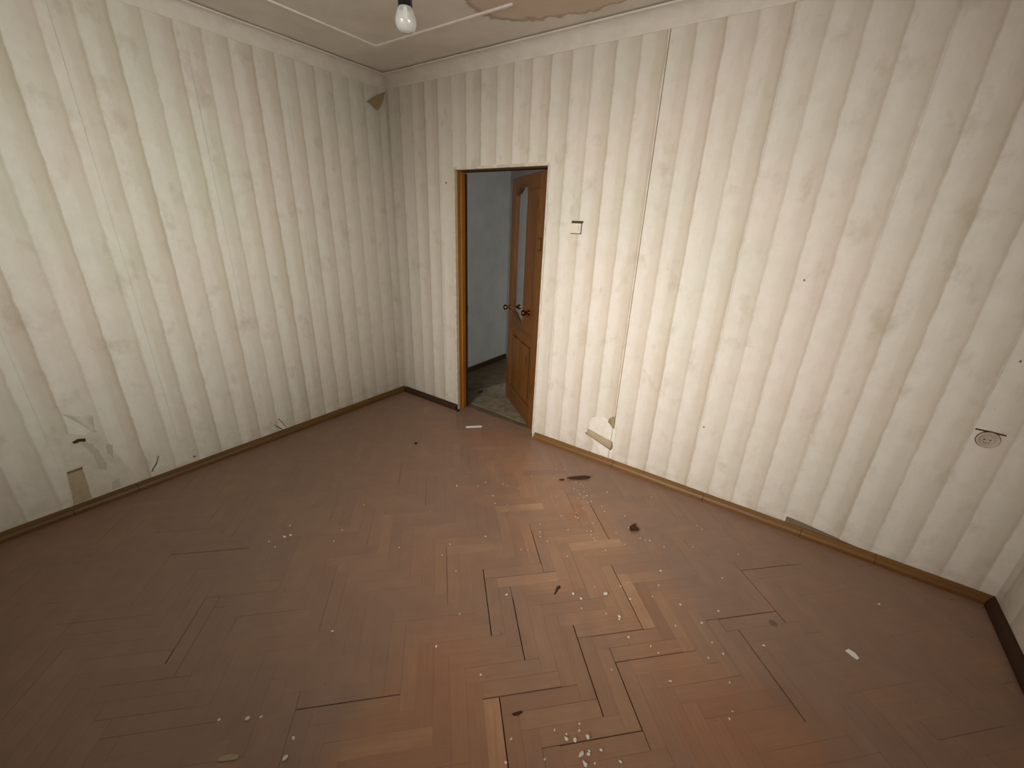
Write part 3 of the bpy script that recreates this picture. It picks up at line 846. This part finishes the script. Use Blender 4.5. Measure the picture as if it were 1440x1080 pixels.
# ------------------------------------------------------------------ litter on the floor
def chunk(seed, flat=.6):
    bm = bmesh.new(); bmesh.ops.create_icosphere(bm, subdivisions=1, radius=1)
    r = random.Random(seed)
    for v in bm.verts: v.co = Vector((v.co.x, v.co.y, v.co.z*flat))*r.uniform(.65, 1.2)
    zmin = min(v.co.z for v in bm.verts)
    for v in bm.verts: v.co.z -= zmin
    me = bpy.data.meshes.new('plaster_crumb'); bm.to_mesh(me); bm.free()
    me.materials.append(M_crumb)
    return me
CH = [chunk(i) for i in range(7)]
CRUMBS = [(1.522,-0.727,1.0,"d"),(1.557,-0.905,1.0,"d"),(1.669,-0.816,1.0,"d"),(1.682,-0.755,1.0,"d"),(1.789,-0.696,1.0,"d"),(1.825,-0.694,1.0,"d"),(1.897,-0.671,1.0,"d"),(1.814,-0.837,1.0,"d"),(1.870,-0.890,1.0,"d"),(1.940,-0.853,1.0,"d"),(1.891,-0.496,1.0,"d"),(1.985,-0.308,1.0,"d"),(2.037,-0.281,1.0,"t"),(2.092,-0.304,1.0,"t"),(2.024,-0.413,1.0,"d"),(2.142,-0.585,1.0,"d"),(2.174,-0.367,1.0,"t"),(2.197,-0.439,1.0,"t"),(2.208,-0.367,1.0,"t"),(2.232,-0.374,1.0,"t"),(2.226,-0.442,1.0,"t"),(2.263,-0.425,1.0,"t"),(2.253,-0.470,1.0,"t"),(2.265,-0.520,1.0,"t"),(2.293,-0.486,1.0,"t"),(2.299,-0.458,1.0,"t"),(2.336,-0.510,1.0,"t"),(2.348,-0.494,1.0,"t"),(2.336,-0.588,1.0,"t"),(2.327,-0.436,1.0,"t"),(2.425,-0.502,1.0,"t"),(2.458,-0.537,1.0,"d"),(2.391,-0.337,1.0,"d"),(2.648,-0.204,1.0,"r"),(2.264,-0.739,1.0,"t"),(2.320,-0.654,1.0,"t"),(2.337,-0.693,1.0,"t"),(2.352,-0.692,1.0,"t"),(2.198,-0.880,1.0,"d"),(2.231,-0.936,1.0,"m"),(2.252,-0.969,1.0,"m"),(2.006,-1.158,1.0,"m"),(1.888,-1.323,1.0,"m"),(1.911,-1.406,1.0,"m"),(2.353,-0.821,1.0,"t"),(2.414,-0.699,1.0,"t"),(2.446,-0.679,1.0,"t"),(2.446,-0.765,1.0,"t"),(2.467,-0.749,1.0,"t"),(2.479,-0.776,1.0,"t"),(2.504,-0.793,1.0,"t"),(2.516,-0.801,1.0,"t"),(2.589,-0.673,1.0,"m"),(2.631,-0.584,1.0,"r"),(2.716,-0.629,1.0,"r"),(2.746,-0.625,1.0,"r"),(2.767,-0.612,1.0,"r"),(2.848,-0.615,1.0,"r"),(2.662,-0.732,1.0,"m"),(2.594,-0.838,1.0,"m"),(2.221,-1.117,1.0,"m"),(2.252,-1.097,1.0,"m"),(2.306,-0.975,1.0,"m"),(2.447,-1.007,1.0,"m"),(2.042,-1.441,1.0,"m"),(2.330,-1.400,2.0,"m"),(2.585,-1.203,2.0,"m"),(2.627,-1.205,2.0,"m"),(2.709,-1.106,2.6,"m"),(2.650,-1.100,1.0,"m"),(2.751,-1.019,1.0,"m"),(2.772,-0.976,1.0,"r"),(2.817,-1.062,1.4,"r"),(2.899,-0.982,1.0,"r"),(2.903,-0.897,1.0,"r"),(2.883,-0.798,1.3,"r"),(3.020,-0.949,1.3,"r"),(2.810,-1.184,1.4,"m"),(2.815,-1.197,1.3,"m"),(2.756,-1.207,1.0,"m"),(2.652,-1.251,1.0,"m"),(2.220,-1.611,1.3,"m"),(2.576,-0.497,1.0,"d"),(3.032,-1.075,1.0,"r"),(2.467,-1.761,1.3,"m"),(2.246,-1.783,1.2,"m"),(2.687,-1.865,1.6,"m"),(2.834,-1.738,1.0,"b"),(2.841,-1.751,1.8,"b"),(2.868,-1.738,1.8,"b"),(2.857,-1.682,1.0,"b"),(2.866,-1.702,1.0,"b"),(2.899,-1.703,2.8,"b"),(2.902,-1.764,2.6,"b"),(2.904,-1.756,1.5,"b"),(2.922,-1.746,2.4,"b"),(2.920,-1.735,1.3,"b"),(2.952,-1.710,1.6,"b"),(2.924,-1.777,2.6,"b"),(2.929,-1.780,1.5,"b"),(2.950,-1.756,1.0,"b"),(3.017,-1.702,1.3,"m"),(2.881,-1.257,1.3,"r"),(2.972,-1.240,1.0,"r"),(3.008,-1.247,1.2,"r"),(2.876,-1.433,1.0,"m"),(3.079,-1.335,1.4,"r"),(2.811,-1.845,1.0,"m"),(2.795,-1.752,1.0,"b"),(2.711,-1.929,1.0,"m"),(2.979,-0.510,1.0,"r"),(3.195,-0.416,1.0,"r"),(3.153,-0.653,1.4,"r"),(3.174,-0.874,1.6,"r"),(3.125,-0.988,1.6,"r"),(3.366,-0.942,1.4,"r"),(3.802,-0.357,1.4,"r"),(3.183,-1.144,1.4,"r"),(3.230,-1.089,1.2,"r"),(3.181,-1.060,1.0,"r"),(3.272,-1.200,1.0,"r"),(3.294,-1.340,1.0,"r"),(3.298,-1.307,1.0,"r"),(1.070,-1.771,1.4,"l"),(1.131,-1.835,2.0,"l"),(1.147,-1.809,2.4,"l"),(1.104,-1.903,1.3,"l"),(1.168,-1.903,1.3,"l"),(1.372,-1.691,1.2,"l"),(1.332,-1.613,1.0,"l"),(1.690,-1.506,1.0,"l"),(1.841,-1.999,1.5,"l"),(1.238,-1.400,1.0,"l"),(1.831,-2.426,1.4,"l"),(1.904,-2.365,2.0,"l"),(1.936,-2.335,1.4,"l"),(2.089,-2.301,1.7,"l"),(2.124,-2.347,2.6,"l"),(2.958,-0.312,1.0,"r"),(2.988,-0.325,1.0,"r")]
KIND = {
 'b': ('white plaster crumb in the loose heap at the bottom edge of the view', 'crumbs in the heap nearest the camera'),
 't': ('tiny white plaster crumb in the trail running from the dark wood splinter', 'crumbs in the trail below the splinter'),
 'l': ('tiny white plaster crumb on the dusty left half of the floor', 'crumbs on the left half of the floor'),
 'r': ('tiny white plaster crumb on the parquet towards the right wall', 'crumbs on the right of the floor'),
 'd': ('tiny white plaster crumb on the trodden parquet between doorway and pale block', 'crumbs near the doorway'),
 'm': ('tiny white plaster crumb scattered over the middle of the trodden path', 'crumbs along the middle of the path'),
}
OWN = [(2.330, -1.400, 'white crumb lying left of the curled dark bit below the pale block'),
 (2.584, -1.203, 'elongated white crumb right of the curled dark bit beside the pale block'),
 (2.627, -1.205, 'round white crumb just right of the elongated crumb by the dark bit'),
 (2.708, -1.107, 'largest white crumb on the path, alone left of the long diagonal crack'),
 (2.898, -1.703, 'topmost big white crumb of the heap at the bottom edge'),
 (2.901, -1.764, 'left one of the paired big crumbs in the bottom heap'),
 (2.922, -1.745, 'right one of the paired big crumbs in the bottom heap'),
 (2.924, -1.777, 'lowest big white crumb of the heap, at the picture edge'),
 (1.131, -1.835, 'left of two touching white crumbs on the dusty left floor'),
 (1.147, -1.809, 'right of two touching white crumbs on the dusty left floor'),
 (1.904, -2.365, 'white crumb beside two smaller ones near the bottom left'),
 (2.124, -2.347, 'biggest white crumb near the bottom left edge of the view')]
rc = random.Random(5)
for x, y, k, reg in CRUMBS:
    o = bpy.data.objects.new('plaster_crumb', rc.choice(CH))
    C.objects.link(o)
    dist = math.hypot(x-3.137, y+2.598, 1.66)
    s = .0042*k**.85*rc.uniform(.85, 1.15)
    o.location = (x, y, .0006); o.rotation_euler = (0, 0, rc.uniform(0, 6.28)); o.scale = (s*rc.uniform(1, 1.3), s*rc.uniform(.8, 1.05), s)
    lab, grp = KIND[reg]
    if OWN and k >= 2:
        d_, own = min((math.hypot(x-q[0], y-q[1]), q[2]) for q in OWN)
        if d_ < .012: lab, grp = own, None; OWN = [q for q in OWN if q[2] != own]
    tag(o, lab, 'crumb', grp)

def flat_bit(name, poly, h, mat, label, cat, bend=0.0):
    cx_ = sum(p[0] for p in poly)/len(poly); cy_ = sum(p[1] for p in poly)/len(poly)
    o = MB().prism([(x-cx_, y-cy_) for x, y in poly], 0, h, lambda x, y, z: (x, y, z+bend*(x*x+y*y))).build(name, mat)
    o.location = (cx_, cy_, .0008)
    return tag(o, label, cat)
flat_bit('paper_strip', [(1.040,-.222),(1.052,-.210),(1.135,-.128),(1.150,-.140),(1.062,-.228),(1.050,-.235)], .006, M_paper,
         'small white paper strip lying on the floor before the doorway', 'paper')
flat_bit('paint_chip', [(3.655,-.752),(3.668,-.733),(3.690,-.738),(3.703,-.758),(3.694,-.772),(3.676,-.763)], .0022, M_paper,
         'white angular paint chip lying alone on the right of the floor', 'chip', 2.0)
flat_bit('wood_splinter', [(2.105,-.372),(2.135,-.356),(2.175,-.322),(2.215,-.285),(2.232,-.262),(2.222,-.254),(2.180,-.270),(2.148,-.305),(2.118,-.345)], .008, M_flake,
         'long dark brown wood splinter lying above the crumb trail', 'splinter', 1.0)
flat_bit('wood_splinter', [(2.066,-.414),(2.080,-.396),(2.093,-.388),(2.096,-.396),(2.080,-.412)], .006, M_flake,
         'short dark chip just left of the long wood splinter', 'splinter')
flat_bit('dry_leaf_scrap', [(2.652,-.606),(2.690,-.572),(2.668,-.556),(2.653,-.533),(2.640,-.560),(2.636,-.585)], .010, M_flake,
         'brown triangular scrap on the grey parquet right of the trail', 'scrap', 3.0)
flat_bit('bark_bit', [(2.510,-1.259),(2.515,-1.255),(2.512,-1.221),(2.516,-1.208),(2.507,-1.199),(2.500,-1.214)], .004, M_flake,
         'thin dark curled bit beside the pale parquet block', 'scrap')
flat_bit('bark_bit', [(2.644,-1.799),(2.654,-1.800),(2.667,-1.787),(2.673,-1.772),(2.666,-1.771),(2.654,-1.786)], .003, M_flake,
         'flat dark sliver stuck in a floor joint near the bottom edge', 'scrap')
flat_bit('bark_bit', [(.915,-.697),(.928,-.700),(.935,-.688),(.925,-.678),(.914,-.684)], .010, M_black,
         'tiny black bit alone on the floor in front of the corner', 'scrap')
flat_bit('bark_bit', [(.758,-.040),(.775,-.050),(.790,-.038),(.780,-.022),(.762,-.026)], .014, M_black,
         'small black bit at the foot of the left door jamb', 'scrap')
flat_bit('bark_bit', [(.62,.44),(.64,.43),(.66,.47),(.645,.50),(.625,.48)], .008, M_black,
         'dark bit of litter on the hallway floor', 'scrap')
flat_bit('plaster_flake', [(1.955,-2.480),(1.975,-2.465),(2.000,-2.440),(1.995,-2.430),(1.970,-2.445),(1.950,-2.468)], .003, M_tan,
         'pale smeared plaster flake near the bottom left of the view', 'flake')
